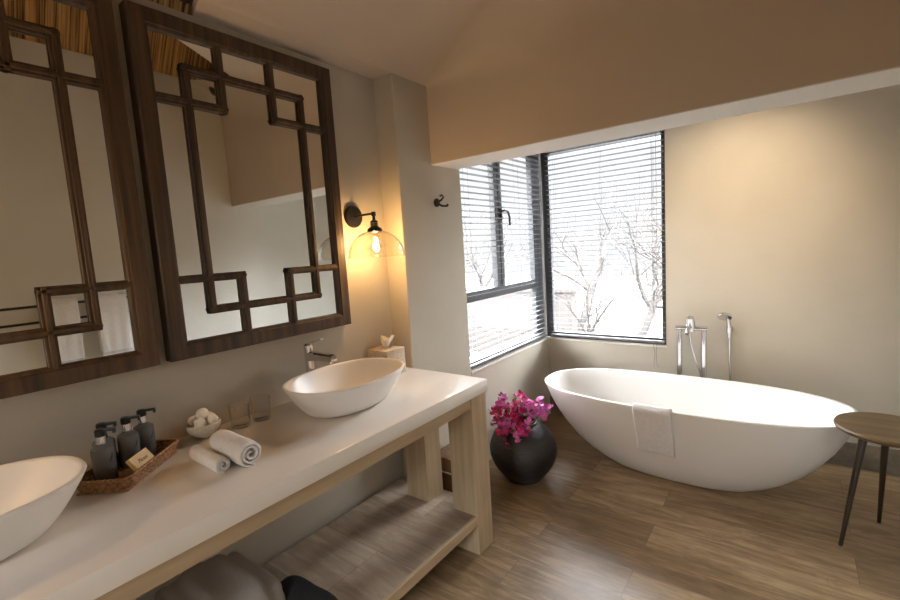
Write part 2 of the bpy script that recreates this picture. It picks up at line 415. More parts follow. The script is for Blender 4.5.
# blinds: slats, bottom rail, ladder cords
def blind(label, plane, a0, a1, wand):
    root = thing('window_blind', label, 'blind', (0, 0, 0), 0)
    c = .112 if plane == 'x' else D+.024
    sl = MB(); hw = .015; tl = math.radians(9)
    z = ZS+.05
    while z < AH-.05:
        if plane == 'x':
            p = [(c+hw*math.cos(tl), z+hw*math.sin(tl)), (c-hw*math.cos(tl), z-hw*math.sin(tl))]
            v = [(p[0][0], a0, p[0][1]), (p[1][0], a0, p[1][1]), (p[1][0], a1, p[1][1]), (p[0][0], a1, p[0][1])]
        else:
            p = [(c-hw*math.cos(tl), z+hw*math.sin(tl)), (c+hw*math.cos(tl), z-hw*math.sin(tl))]
            v = [(a0, p[0][0], p[0][1]), (a0, p[1][0], p[1][1]), (a1, p[1][0], p[1][1]), (a1, p[0][0], p[0][1])]
        sl.rings([[Vector(q) for q in v], [Vector(q)+Vector((0, 0, .0016)) for q in v]])
        z += .0385
    sl.build('slats', BLIND, root)
    def bx(mb, p, q, z0, z1, w):
        if plane == 'x': mb.box(c-w, c+w, p, q, z0, z1, .002)
        else: mb.box(p, q, c-w, c+w, z0, z1, .002)
        return mb
    bx(MB(), a0, a1, ZS+.012, ZS+.030, .016).build('bottom_rail', BLIND, root)
    bx(MB(), a0, a1, AH-.045, AH, .018).build('head_rail', BLIND, root)
    k = 4 if plane == 'x' else 3
    cm = MB()
    for i in range(k):
        a = a0+.07+(a1-a0-.14)*i/(k-1)
        for d in (-.0175, .0175):
            if plane == 'x': cm.tube([(c+d, a, ZS+.02), (c+d, a, AH-.03)], .0009, 5)
            else: cm.tube([(a, c+d, ZS+.02), (a, c+d, AH-.03)], .0009, 5)
    cm.build('ladder_cord', CORD, root)
    if wand:
        for j in (0, 1):
            x = a1-.075+j*.03
            MB().tube([(x, D-.004, AH-.05), (x+.002, D-.006, 1.2), (x+.004-.008*j, D-.012, ZS), (x+.012-.02*j, D-.012, .60), (x+.006*(1-2*j), D-.012, .52), (x+.004, D-.012, .50)], .0016, 6).build('pull_cord', CORD, root)
    return root
blind('slatted blind on the window beside the pier, over the mullion', 'x', Y1+.012, D-.012, False)
blind('slatted blind on the wide window behind the bathtub, with pull cords', 'y', XP+.02, XR-.012, True)

# ------------------------------------------------------------------ outside
tag(MB().box(-14, 14, 3.7, 22, -.4, -.3).box(-14, -.5, -12, 3.7, -.4, -.3).box(-.5, 14, -12, -3, -.4, -.3).build('ground', GROUND), None, None, None, 'structure')
w = MB().box(-3.6, -.78, 6.2, 6.42, -.3, .72).box(-3.64, -.74, 6.17, 6.45, .72, .77)
tag(w.build('garden_wall', BRICK), 'low brick garden wall outside, seen through the blinds', 'wall')
w = MB().box(-4.4, -4.2, 2.2, 5.6, -.3, .6)
o = w.build('garden_wall', BRICK); tag(o, 'low brick wall outside the side window beside the pier', 'wall')
def tree(x, y, h, seed, label, lean=0.):
    r = random.Random(seed)
    root = thing('bare_tree', label, 'tree', (x, y, -.3), 0, None)
    tr = MB(); tw = MB()
    def grow(p, d, l, rad, lvl, mb):
        pts = [p.copy()]; rs = [rad]; q = p.copy(); dd = d.copy()
        for i in range(5):
            dd = (dd + Vector((r.uniform(-1, 1), r.uniform(-1, 1), r.uniform(-.6, .8)))*.20).normalized()
            q = q + dd*l/5; pts.append(q.copy()); rs.append(rad*(1-.11*(i+1)))
        mb.tube(pts, rs, 7 if lvl < 2 else 4)
        if lvl >= 4: return
        for k in range(4 if lvl < 3 else 4):
            i = r.randint(2, 5)
            nd = (dd*.6 + Vector((r.uniform(-1, 1), r.uniform(-1, 1), r.uniform(-.35, .9)))*.85).normalized()
            grow(pts[i], nd, l*r.uniform(.55, .8), rs[i]*.62, lvl+1, tr if lvl < 1 else tw)
    grow(Vector((0, 0, 0)), Vector((lean, 0, 1)).normalized(), h*.42, h*.028, 0, tr)
    tr.build('trunk', BARK, root, True); tw.build('branches', BARK, root, True)
    return root
tree(-.1, 6.6, 3.2, 3, 'bare tree outside, behind the left half of the wide window', .5)
tree(.95, 7.6, 3.6, 8, 'bare tree outside, behind the right half of the wide window', -.5)
tree(.25, 9.2, 4.0, 31, 'bare tree outside, farthest off behind the middle of the wide window', .1)
tree(-1.3, 7.6, 3.6, 5, 'bare tree outside, behind the brick wall past the window corner', .3)
tree(-.35, 5.2, 2.0, 44, 'low bare shrub-like tree outside, close to the wide window corner', .6)
tree(-3.0, 7.4, 3.6, 12, 'bare tree outside the side window, between mullion and corner', .1)
tree(-.7, 10.5, 3.4, 55, 'bare tree outside, far behind the brick wall end in the wide window', .2)
tree(1.5, 9.8, 3.2, 61, 'bare tree outside, far off at the right edge of the wide window', -.5)
tree(-5.4, 5.0, 3.6, 21, 'bare tree outside the side window, left of the mullion', .3)

# ------------------------------------------------------------------ vanity table
van = thing('vanity_table', 'oak vanity table with a long cream stone worktop under the mirrors', 'vanity', (.3, .4, 0))
def V(mb, name, mat, smooth=False): 
    o = mb.build(name, mat, van, smooth); o.data.transform(Matrix.Translation((-.3, -.4, 0))); return o
YV0 = -1.0; YV1 = YP-.011
V(MB().box(.003, .61, YV0, YV1, ZC-.058, ZC, .003), 'countertop', SOLID, True)
V(MB().box(.565, .597, YV0+.13, 1.622, .708, .757, .002), 'apron', OAK_Y)
V(MB().box(.215, .245, YV0+.13, 1.622, .708, .757, .002), 'apron', OAK_Y)
V(MB().box(.22, .598, 1.65, 1.72, .72, .76, .002), 'apron', OAK_Y)
for (x0, x1, y0, y1, sh) in ((.462, .604, 1.622, 1.742, 0), (.185, .325, 1.60, 1.72, 0), (.462, .604, YV0+.01, YV0+.13, 0), (.185, .325, YV0+.01, YV0+.13, 0)):
    V(MB().box(x0, x1, y0, y1, 0, ZC-.060, .003), 'leg', OAK_Z)
V(MB().box(.03, .585, YV0+.02, 1.735, .150, .193, .002), 'shelf', SHELFM)
V(MB().box(.583, .600, YV0+.13, 1.6225, .148, .194, .002), 'shelf_edging', OAK_Y)

# ------------------------------------------------------------------ basins
def hull(mb, prof, rot=0, N=80):
    mb.rings([sup(a, b, n, z, N, rot) for (a, b, n, z) in prof], True, True)
    return mb
def basin(label, loc, rot):
    t = thing('basin', label, 'basin', loc, rot, None)
    A, B = .190, .270; hh = .130
    prof = []
    for k in range(13):
        u = k/12
        s_ = .58 + .42*(u**.66)
        sb = .62 + .38*(u**.66)
        prof.append((A*s_, B*sb, 2.1+.25*u, hh*u))
    prof[0] = (A*.56, B*.60, 2.1, 0)
    inner = []
    prof.append((A-.004, B-.004, 2.3, hh+.003)); prof.append((A-.010, B-.010, 2.3, hh+.0015)); prof.append((A-.014, B-.014, 2.3, hh-.004))
    for k in range(1, 13):
        u = 1-k/12
        s_ = .42+.50*(u**.55) if u > 0 else .30
        sb = .48+.46*(u**.55) if u > 0 else .36
        prof.append((A*s_, B*sb, 2.1+.2*u, .016+(hh-.022)*u))
    o = hull(MB(), prof).build('bowl', CERAM, t, 'all')
    MB().lathe([(.001, .024), (.020, .024), (.024, .021), (.024, .0155), (.001, .015)], 24, (0, 0, 0), False, False).build('drain_cover', CHROME, t, True)
    return t
basin('white oval basin on the counter beside the tissue box', (.285, 1.197, ZC), .06)
basin('white oval basin cut off by the left edge, next to the wicker tray', (.287, .045, ZC), 0)

# basin mixer taps
def tap(label, loc):
    t = thing('basin_tap', label, 'tap', loc)
    MB().lathe([(.026, 0), (.026, .006), (.021, .010), (.0195, .03), (.0195, .22), (.021, .226), (.021, .240), (.014, .246), (.001, .247)], 28).build('body', CHROME, t, True)
    sp = MB()
    R_ = []
    for (x, z, hw, hh_) in ((0, .190, .018, .020), (.03, .194, .017, .019), (.09, .196, .0165, .015), (.14, .197, .016, .0135), (.168, .196, .0145, .0125)):
        R_.append([Vector((x, -hw, z-hh_)), Vector((x, hw, z-hh_)), Vector((x, hw, z+hh_*.6)), Vector((x, hw*.6, z+hh_)), Vector((x, -hw*.6, z+hh_)), Vector((x, -hw, z+hh_*.6))])
    sp.rings(R_).build('spout', CHROME, t, True)
    MB().lathe([(.009, -.012), (.009, 0)], 16, (.147, 0, .184)).build('aerator', CHROME, t, True)
    lv = MB()
    R_ = []
    for (x, z, hw, hh_) in ((-.012, .243, .013, .004), (.02, .250, .012, .004), (.06, .262, .009, .003), (.10, .272, .008, .002)):
        R_.append([Vector((x, -hw, z-hh_)), Vector((x, hw, z-hh_)), Vector((x, hw, z+hh_)), Vector((x, -hw, z+hh_))])
    lv.rings(R_).build('lever', CHROME, t, True)
    return t
tap('chrome mixer tap on the counter behind the basin near the tissue box', (.068, 1.175, ZC))

# ------------------------------------------------------------------ mirrors
def mirror(label, y0, y1, mat, e2=.168, eb=.302):
    t = thing('framed_mirror', label, 'mirror', (0, (y0+y1)/2, 1.108))
    w2 = (y1-y0)/2; h = 1.174; fw = .060; X1 = .056
    f = MB()
    def frame_ring(o, x): return [Vector((x, -w2+o, o)), Vector((x, w2-o, o)), Vector((x, w2-o, h-o)), Vector((x, -w2+o, h-o))]
    f.rings([frame_ring(0, .002), frame_ring(0, X1-.006), frame_ring(.005, X1), frame_ring(fw-.012, X1), frame_ring(fw-.010, X1-.006), frame_ring(fw-.003, X1-.008), frame_ring(fw, X1-.012), frame_ring(fw, .002)], False, False, True, True)
    f.build('frame', mat, t)
    b = MB(); hb = .0145
    def bar(ya, yb, za, zb):
        b.box(.034, .046, min(ya, yb), max(ya, yb), min(za, zb), max(za, zb), .0015, 1)
        vert = abs(zb-za) > abs(yb-ya)
        i = .008
        if vert: b.box(.045, .0525, min(ya, yb)+i, max(ya, yb)-i, min(za, zb), max(za, zb), .002, 1)
        else: b.box(.045, .0525, min(ya, yb), max(ya, yb), min(za, zb)+i, max(za, zb)-i, .002, 1)
    V1, V2 = -w2+.163, w2-e2; H1, H2 = h-.163, .160
    Va, Vb = -w2+.288, w2-eb; Ha, Hb = h-.278, .278
    for v in (V1, V2): bar(v-hb, v+hb, H2-hb, H1+hb)
    for z in (H1, H2): bar(V1-hb, V2+hb, z-hb, z+hb)
    e = fw-.006
    for v, s_ in ((Va, -1), (Vb, 1)):
        bar(v-hb, v+hb, Ha-hb, h-e); bar(v-hb, v+hb, e, Hb+hb)
        for z in (Ha, Hb):
            if s_ < 0: bar(-w2+e, v+hb, z-hb, z+hb)
            else: bar(v-hb, w2-e, z-hb, z+hb)
    b.build('lattice', mat, t)
    MB().box(.026, .032, -w2+.05, w2-.05, .05, h-.05).build('mirror_glass', MIRROR, t)
    return t
mirror('dark wooden lattice mirror beside the wall lamp', .640, 1.440, DARK_Z)
mirror('wooden lattice mirror cut off by the left edge, coloured in its lit tone', -.195, .605, DARK_LIT, .157, .268)

# ------------------------------------------------------------------ wall lamps
def sconce(label, loc):
    t = thing('wall_lamp', label, 'lamp', loc)
    Mx = Matrix.Rotation(PI/2, 4, 'Y')
    MB().lathe([(.054, .001), (.054, .012), (.050, .017), (.020, .020), (.001, .020)], 40, M=Mx).build('backplate', BLACK, t, True)
    a = MB().tube([(.018, 0, 0), (.10, 0, .002), (.143, 0, .002)], .0055, 10)
    a.lathe([(.001, -.012), (.011, -.010), (.011, .010), (.001, .012)], 16, (.15, 0, 0))
    a.tube([(.15, 0, .0), (.15, 0, -.03)], .007, 10)
    a.build('arm', BLACK, t, True)
    s_ = MB().lathe([(.010, -.028), (.018, -.034), (.018, -.060), (.024, -.062), (.034, -.070), (.036, -.082), (.030, -.086), (.022, -.090), (.001, -.090)], 32, (.15, 0, 0))
    k = s_.build('socket', BLACK, t, True)
    MB().lathe([(.0187, -.040), (.0195, -.043), (.0187, -.046)], 32, (.15, 0, 0), False, False).lathe([(.0187, -.050), (.0195, -.053), (.0187, -.056)], 32, (.15, 0, 0), False, False).build('brass_ring', BRASS, k, True)
    # bell shade
    pr = []
    for i in range(17):
        u = i/16; ang = u*PI/2
        pr.append((.034+.101*math.sin(ang)**1.0, -.082-.112*(1-math.cos(ang))**.85))
    pr.append((.141, -.205)); 
    sh = MB().lathe(pr + [(r_-.002, z_+.0005) for r_, z_ in reversed(pr)], 64, (.15, 0, 0), False, False)
    sh.build('lamp_shade', SHADEG, t, 'all')
    bl = MB().lathe([(.012, -.090), (.013, -.105), (.020, -.125), (.0285, -.150), (.0275, -.170), (.018, -.187), (.001, -.193)], 32, (.15, 0, 0), False, False)
    bo = bl.build('bulb', SHADEG, t, 'all')
    fl = MB()
    for i in range(6):
        a0 = i*PI/3
        c, s2 = math.cos(a0), math.sin(a0)
        fl.tube([(.15+.005*c, .005*s2, -.112), (.15+.013*c, .013*s2, -.166)], .0016, 6)
    fl.build('filament', emit('filament_glow', (1, .62, .25), 260), bo, True)
    L = bpy.data.lights.new('bulb_light', 'POINT'); L.color = (1, .54, .20); L.energy = LAMP_W; L.shadow_soft_size = .018
    lo = bpy.data.objects.new('bulb_light', L); COL.objects.link(lo); lo.parent = t; lo.location = (.15, 0, -.145)
    return t
LAMP_W = 2.3
sc = sconce('black wall lamp with a clear bell glass shade and lit bulb', (0, 1.548, 1.625))
c2 = copy_tree(sc); c2.location = (0, -.30, 1.625); c2['label'] = 'lit wall lamp outside the left edge, beyond the cropped mirror'

# coat hook on the pier
t = thing('robe_hook', 'small black double robe hook on the pier beside the window', 'hook', (XP, 2.06, 1.702))
Mx = Matrix.Rotation(PI/2, 4, 'Y')
MB().lathe([(.024, 0), (.024, .008), (.018, .012), (.010, .016), (.001, .017)], 28, M=Mx).build('backplate', BLACK, t, True)
MB().tube([(.012, 0, .004), (.030, .008, .012), (.044, .012, .028), (.036, .008, .040), (.024, .004, .034)], [.006, .006, .0055, .005, .005], 10).build('upper_hook', BLACK, t, True)
MB().tube([(.012, 0, -.006), (.030, .012, -.020), (.050, .030, -.022), (.056, .034, -.012)], [.006, .006, .006, .0085], 10).build('lower_hook', BLACK, t, True)

# ------------------------------------------------------------------ towel rail and towels on the right wall (seen in the mirrors)
t = thing('towel_rail', 'black double towel rail reflected in the left mirror', 'towel rail', (W, .7, 1.12))
for z, xo in ((.122, -.075), (.018, -.035)):
    MB().tube([(xo, -.75, z), (xo, .475, z)], .008, 10).build('rail', BLACK, t, True)
for y in (-.70, .455):
    MB().tube([(0, y, .118), (-.075, y, .118)], .008, 10).tube([(0, y, .015), (-.035, y, .018)], .008, 10).box(-.006, 0, y-.02, y+.02, -.02, .15, .002).build('bracket', BLACK, t, True)
def hang_towel(label, y0, y1, z0, ztop, xr):
    t = thing('bath_towel', label, 'towel', (xr, (y0+y1)/2, ztop), 0, None)
    hw = (y1-y0)/2; Lf = ztop-z0
    path = []
    for i in range(20): path.append((-.018-.010*math.sin(i/19*2.0), -Lf+Lf*i/19))
    for i in range(1, 8): a = PI*i/8; path.append((-.018*math.cos(a), .014*math.sin(a)))
    for i in range(14): path.append((.018, -Lf*.85*i/13))
    def fn(u, v):
        x, z = path[min(int(round(u*(len(path)-1))), len(path)-1)]
        f = min(1, -z*3) if z < 0 else 0
        return Vector((x + math.sin(v*17+y0*9)*.004*f, -hw*(1-.05*f)+2*hw*(1-.05*f)*v, z+.004*math.sin(v*5)))
    mb = MB().grid(fn, len(path)-1, 18)
    o = mb.build('cloth', TOWEL, t, 'all'); s_ = o.modifiers.new('t', 'SOLIDIFY'); s_.thickness = .008; s_.offset = 0
    st = MB()
    for k in (.045, .052):
        st.box(-.031, -.0225, -hw*.94, hw*.94, -Lf+k, -Lf+k+.003)
    st.build('stripe', STRIPE, t)
hang_towel('white bath towel on the rail in the left mirror, nearer the cropped edge', .715, .885, .82, 1.256, W-.075)
hang_towel('white bath towel on the rail in the left mirror, nearer the dark mirror', .975, 1.155, .83, 1.256, W-.075)
t = thing('spotlight', 'small round black spotlight high up, reflected in the dark mirror', 'lamp', (W-.02, 1.965, 2.83))
MB().tube([(0, 0, 0), (-.06, 0, .0)], .012, 10).build('arm', BLACK, t, True)
MB().lathe([(.001, -.07), (.045, -.055), (.062, -.02), (.062, .02), (.045, .05), (.001, .06)], 28, (-.10, 0, 0)).build('lamp_head', BLACK, t, True)

# ------------------------------------------------------------------ bathtub
tub = thing('bathtub', 'white oval freestanding bathtub by the window', 'bathtub', (1.215, 2.86, 0), -.022)
A, B, TH = .812, .360, .520
prof = []
keys = [(0, .40, .24), (.012, .455, .29), (.05, .55, .40), (.10, .645, .52), (.17, .745, .65), (.25, .83, .77), (.33, .895, .865), (.41, .945, .93), (.47, .975, .97), (.512, .997, .995), (.52, .998, .994)]
for z, sa, sb in keys: prof.append((A*sa, B*sb, 2.1+.45*z/TH, z))
prof += [(A-.012, B-.012, 2.55, .5205), (A-.020, B-.020, 2.55, .515)]
for z, sa, sb in [(.47, .945, .90), (.40, .90, .85), (.32, .84, .79), (.24, .77, .72), (.17, .69, .64), (.12, .60, .55), (.10, .50, .44), (.093, .3, .25)]:
    prof.append((A*sa, B*sb, 2.2+.3*z/TH, z))
hull(MB(), prof, 0, 128).build('tub_shell', TUBM, tub, 'all')
MB().lathe([(.001, .100), (.028, .100), (.034, .096), (.034, .09)], 28, (0, 0, 0), False, False).build('drain', CHROME, tub, True)

# hand towel over the tub rim
t = thing('hand_towel', 'small white towel draped over the front rim of the bathtub', 'towel', (1.163, 2.505, .52), -.022)
def tubfront(z):
    for (z0, a0, b0), (z1, a1, b1) in zip(keys, keys[1:]):
        if z0 <= z <= z1: return B*(b0+(b1-b0)*(z-z0)/(z1-z0))
    return B*.995
yc = .355   # tub centre lies this far behind the towel origin
path = []
for i in range(22):
    z = .243+(.512-.243)*i/21; path.append((yc-tubfront(z)-.012-.004*math.sin(i/21*3), z-.52))
path += [(yc-B*.995-.006, .000), (yc-B*.995+.002, .009), (yc-B+.012, .011), (yc-B+.026, .006)]
for i in range(8): path.append((yc-B+.032+.006*i, -.010-.016*i))
def fn(u, v):
    x, z = path[min(int(round(u*(len(path)-1))), len(path)-1)]
    return Vector((-.098+.196*v + .004*math.sin(u*6), x-.002*math.sin(v*8+u*3), z + (.012*(v-.5)*(1-u) if u < .6 else 0)*-1))
o = MB().grid(fn, len(path)-1, 16).build('cloth', TOWEL, t, 'all'); m_ = o.modifiers.new('t', 'SOLIDIFY'); m_.thickness = .014; m_.offset = 0
m_ = o.modifiers.new('s', 'SUBSURF'); m_.levels = 1; m_.render_levels = 1

# floor standing bath mixer
t = thing('bath_mixer', 'chrome floor-standing bath mixer on two posts behind the bathtub', 'tap', (1.217, 3.36, 0))
for x in (-.073, .073):
    MB().tube([(x, 0, 0), (x, 0, .80)], .0165, 20).lathe([(.032, 0), (.032, .008), (.017, .012)], 24, (x, 0, 0), True, False).build('post', CHROME, t, True)
MB().tube([(-.095, 0, .812), (.095, 0, .812)], .017, 20).build('crossbar', CHROME, t, True)
MB().tube([(-.005, 0, .79), (-.005, -.002, .85), (-.005, -.015, .885)], [.026, .030, .024], 20).build('mixer_body', CHROME, t, True)
MB().tube([(-.005, -.01, .82), (-.005, -.06, .825), (-.005, -.12, .812), (-.005, -.135, .795)], [.014, .013, .012, .011], 14).build('spout', CHROME, t, True)
MB().tube([(-.005, -.012, .872), (-.005, .0, .89)], [.016, .012], 12).build('lever', CHROME, t, True)
MB().tube(bez((-.005, -.03, .79), (0, -.035, .66), (.05, -.03, .56), (.085, .0, .40), 14)+[Vector((.075, .02, .2)), Vector((0, .03, .03))], .006, 10).build('hose', CHROMEH, t, True)
# wall hand shower
t = thing('hand_shower', 'chrome hand shower hanging on the back wall, right of the mixer', 'shower', (1.428, D, .80))
MB().tube([(0, 0, 0), (0, -.03, 0)], [.022, .016], 16).tube([(0, -.03, -.018), (0, -.034, .02)], .016, 14).build('wall_bracket', CHROME, t, True)
MB().tube([(.002, -.034, -.05), (0, -.036, .02), (-.006, -.045, .07), (-.012, -.055, .09)], [.009, .012, .012, .014], 14).build('handle', CHROME, t, True)
Ms = Matrix.Translation((-.022, -.066, .094)) @ Matrix.Rotation(math.radians(143), 4, 'X') @ Matrix.Rotation(math.radians(0), 4, 'Y')
MB().lathe([(.001, -.016), (.022, -.016), (.040, -.008), (.043, .004), (.040, .010), (.001, .008)], 32, M=Ms).build('shower_head', CHROME, t, True)
MB().tube([(.002, -.034, -.05), (.004, -.034, -.20), (.012, -.034, -.38), (.01, -.035, -.60), (-.02, -.035, -.765)], .0065, 10).build('hose', CHROMEH, t, True)

# ------------------------------------------------------------------ stool
t = thing('side_stool', 'round dark wooden stool beside the bathtub end', 'stool', (2.098, 2.612, 0))
MB().lathe([(.140, .534), (.176, .537), (.185, .545), (.187, .553), (.183, .560), (.001, .560)], 64).build('seat', STOOLT, t, True)
for k, (fx, fy, tx, ty) in enumerate(((-.152, -.068, -.085, -.045), (.008, .230, .006, .125), (.17, -.13, .10, -.07))):
    MB().tube([(fx, fy, 0), (fx+(tx-fx)*.5, fy+(ty-fy)*.5, .27), (tx, ty, .537)], [.008, .012, .0165], 14).build('leg', STOOLL, t, True)

# ------------------------------------------------------------------ vase and bougainvillea
VX, VY = .437, 2.385
vz = MB()
pr = [(.001, 0), (.085, 0), (.094, .008), (.128, .045), (.160, .095), (.178, .150), (.180, .200), (.166, .250), (.138, .292), (.105, .318), (.085, .328), (.080, .336), (.082, .342), (.076, .344), (.070, .336), (.072, .322), (.10, .29), (.14, .2), (.12, .06), (.001, .03)]
pr2 = []
for i in range(len(pr)-1):
    p0, p1, p2, p3 = pr[max(i-1, 0)], pr[i], pr[i+1], pr[min(i+2, len(pr)-1)]
    for k in range(4):
        q = k/4; f = [.5*((2*p1[j])+(-p0[j]+p2[j])*q+(2*p0[j]-5*p1[j]+4*p2[j]-p3[j])*q*q+(-p0[j]+3*p1[j]-3*p2[j]+p3[j])*q**3) for j in (0, 1)]
        pr2.append((max(f[0], .001)*1.13, f[1]*1.05))
pr2.append((pr[-1][0], pr[-1][1]*1.05))
o = vz.lathe(pr2, 64, (0, 0, 0), False, False).build('vase', VASEM, None, 'all', loc=(VX, VY, 0))
tag(o, 'round charcoal clay vase on the floor between vanity and bathtub', 'vase')
bq = thing('flower_bouquet', 'magenta and pink bougainvillea sprays standing in the charcoal vase', 'flowers', (VX, VY, .325))
fl_meshes = []
def flower_mesh(seed, mat, nfl):
    r = random.Random(seed); mb = MB()
    for i in range(nfl):
        c = Vector((r.gauss(0, .017), r.gauss(0, .017), r.gauss(0, .014)))
        ax = Vector((r.uniform(-1, 1), r.uniform(-1, 1), r.uniform(-.1, 1))).normalized()
        q = ax.to_track_quat('Z', 'Y').to_matrix().to_4x4(); q.translation = c
        for k in range(3):
            a = 2*PI*k/3; s_ = r.uniform(.017, .025)
            P = [(0, 0, 0), (.45, -.45, .35), (.9, -.3, .75), (1.15, 0, .85), (.9, .3, .75), (.45, .45, .35)]
            vs = [mb.bm.verts.new(q @ Matrix.Rotation(a, 4, 'Z') @ Vector((x*s_, y*s_*1.3, z*s_*.8))) for x, y, z in P]
            ctr = mb.bm.verts.new(q @ Matrix.Rotation(a, 4, 'Z') @ Vector((.6*s_, 0, .42*s_)))
            for j in range(6): mb.bm.faces.new((vs[j], vs[(j+1) % 6], ctr))
    o = mb.build('flower_cluster', mat, None, True, recalc=False)
    return o
protos = [flower_mesh(i, PETAL1 if i < 3 else PETAL2, 9) for i in range(6)]
fp = []
R3 = random.Random(11)
spots = [(-.13, -.05, .16, 0), (-.15, -.02, .125, 1), (-.115, -.06, .20, 4), (-.10, -.09, .10, 2), (-.135, .0, .225, 3), (-.06, -.09, .13, 0), (-.02, -.10, .09, 4), (-.03, -.05, .20, 5),
         (.01, -.07, .15, 1), (.04, -.06, .19, 2), (.075, -.05, .235, 3), (.10, -.03, .17, 4), (.135, -.02, .16, 5), (.06, -.10, .11, 0), (.09, -.09, .075, 1), (.05, -.12, .06, 5),
         (-.05, -.11, .06, 3), (0, .02, .23, 5), (.03, .05, .18, 1), (-.06, .05, .17, 2), (.08, .05, .21, 3), (-.02, -.13, .03, 0), (.10, -.08, .11, 4), (.15, .02, .20, 3), (.02, -.02, .25, 2), (-.09, .02, .15, 1)]
used = set()
for (x, y, z, k) in spots:
    x = x*1.02+.005; y = y*1.35-.01; z = z*.78-.010
    if k in used:
        o = protos[k].copy(); COL.objects.link(o)
    else:
        o = protos[k]; used.add(k)
    o.parent = bq; o.location = (x, y, z); o.rotation_euler = (R3.uniform(0, 6), R3.uniform(0, 6), R3.uniform(0, 6))
    o['label'] = 'magenta blossoms' if k < 3 else 'pink violet blossoms'
    fp.append((x, y, z))
for k in range(6):
    if k not in used: bpy.data.objects.remove(protos[k])
sm = MB()
for (x, y, z) in fp:
    sm.tube(bez((x*.12, y*.12, -.10), (x*.2, y*.2, .04), (x*.8, y*.8, z*.6), (x, y, z), 6), .0018, 5)
sm.build('stems', STEM, bq)
def leaves(n, mat, seed, name):
    r = random.Random(seed); mb = MB()
    for i in range(n):
        x, y, z = r.choice(fp); f = r.uniform(.55, 1.05)
        c = Vector((x*f+r.gauss(0, .018), y*f+r.gauss(0, .018), max(.02, z*f-.01+r.gauss(0, .02))))
        q = Euler((r.uniform(0, 6), r.uniform(-1, 1), r.uniform(0, 6))).to_matrix()
        s_ = r.uniform(.014, .026)
        P = [(-1, 0, 0), (-.3, -.42, .1), (.5, -.35, .05), (1.1, 0, -.1), (.5, .35, .05), (-.3, .42, .1)]
        vs = [mb.bm.verts.new(c + q @ Vector((a*s_, b*s_, d*s_))) for a, b, d in P]
        mb.bm.faces.new(vs)
    mb.build(name, mat, bq, False, False)
leaves(70, LEAFG, 4, 'leaves'); leaves(12, LEAFY, 5, 'yellow_leaves')

# ------------------------------------------------------------------ on the counter
# wicker tray
TC = Vector((.150, .452, ZC)); TR = math.atan2(.765, -.644)
t = thing('wicker_tray', 'brown woven cane tray holding the grey pump bottles', 'tray', TC, TR)
hl, hs = .130, .073
mb = MB().box(-hl+.004, hl-.004, -hs+.004, hs-.004, .002, .007)
mb.build('tray_base', BAMBOO, t)
mb = MB()
NR = 7
for k in range(NR):
    z = .006+.0058*k; o_ = .0026*k*.8
    a, b = hl-.008+o_, hs-.008+o_
    P = []
    rr = .022
    for cx, cy, s0 in ((a-rr, b-rr, 0), (-a+rr, b-rr, 1), (-a+rr, -b+rr, 2), (a-rr, -b+rr, 3)):
        for i in range(6):
            an = s0*PI/2+i*PI/10
            P.append((cx+rr*math.cos(an), cy+rr*math.sin(an)))
    # resample and wave in/out like weaving
    pts = []
    for i in range(len(P)):
        p, q = Vector((*P[i], 0)), Vector((*P[(i+1) % len(P)], 0))
        m_ = max(1, int((q-p).length/.0075))
        for j in range(m_): pts.append(p.lerp(q, j/m_))
    out_ = []
    for i, p in enumerate(pts):
        n_ = Vector((p.x/hl, p.y/hs, 0)).normalized()
        out_.append(p + n_*(.0024*(1 if (i+k) % 2 else -1)) + Vector((0, 0, z)))
    rings_ = []
    r_ = .0034 if k < NR-1 else .0048
    for i, p in enumerate(out_):
        d = (out_[(i+1) % len(out_)]-out_[i-1]).normalized(); u_ = Vector((0, 0, 1)); s2 = d.cross(u_).normalized()
        rings_.append([p + (u_*math.cos(2*PI*j/6)+s2*math.sin(2*PI*j/6))*r_ for j in range(6)])
    mb.rings(rings_, False, False, True, True)
mb.build('woven_side', BAMBOO, t, 'all')
# pump bottles
def bottle(label, loc, rz):
    t = thing('pump_bottle', label, 'bottle', loc, rz, 'pump bottles in the wicker tray')
    MB().lathe([(.001, 0), (.0265, 0), (.0285, .003), (.0285, .092), (.027, .099), (.020, .104), (.013, .107), (.013, .112), (.001, .112)], 36).build('bottle_body', SMOKE, t, True)
    MB().lathe([(.0125, .108), (.0125, .134), (.001, .134)], 24, cap0=False).build('collar', CHROME, t, True)
    p = MB().lathe([(.0125, .133), (.0135, .135), (.0135, .150), (.010, .154), (.001, .155)], 24)
    p.box(0, .040, -.006, .006, .146, .154, .002)
    p.box(.034, .040, -.005, .005, .139, .147, .001)
    p.build('pump', BLKPL, t, True)
    lf = MB()
    for i in range(1):
        pts = [(-.006, .058), (-.003, .064), (.002, .075), (.006, .086), (.0075, .078), (.006, .070), (.0, .062)]
        vs = []
        for (u, z) in pts:
            a = u/.0287-.5
            vs.append(lf.bm.verts.new((.0289*math.cos(a), .0289*math.sin(a), z)))
        lf.bm.faces.new(vs)
    lf.build('leaf_print', LEAFMARK, t)
    tx = MB()
    for i, z in enumerate((.036, .031, .026)):
        for j in range(5-i):
            a0 = -.5+(-.008+.0034*j)/.0287; a1 = a0+.0024/.0287
            tx.quad(*[(.02885*math.cos(a), .02885*math.sin(a), zz) for a, zz in ((a0, z), (a1, z), (a1, z+.0018), (a0, z+.0018))])
    tx.build('label_text', CHROMEH, t)
    return t
def inplace(lx, ly, z=.008):
    c, s_ = math.cos(TR), math.sin(TR); return (TC.x+lx*c-ly*s_, TC.y+lx*s_+ly*c, ZC+z)
bottle('grey pump bottle at the front of the tray, nearest the cropped basin', (.158, .388, ZC+.008), .85)
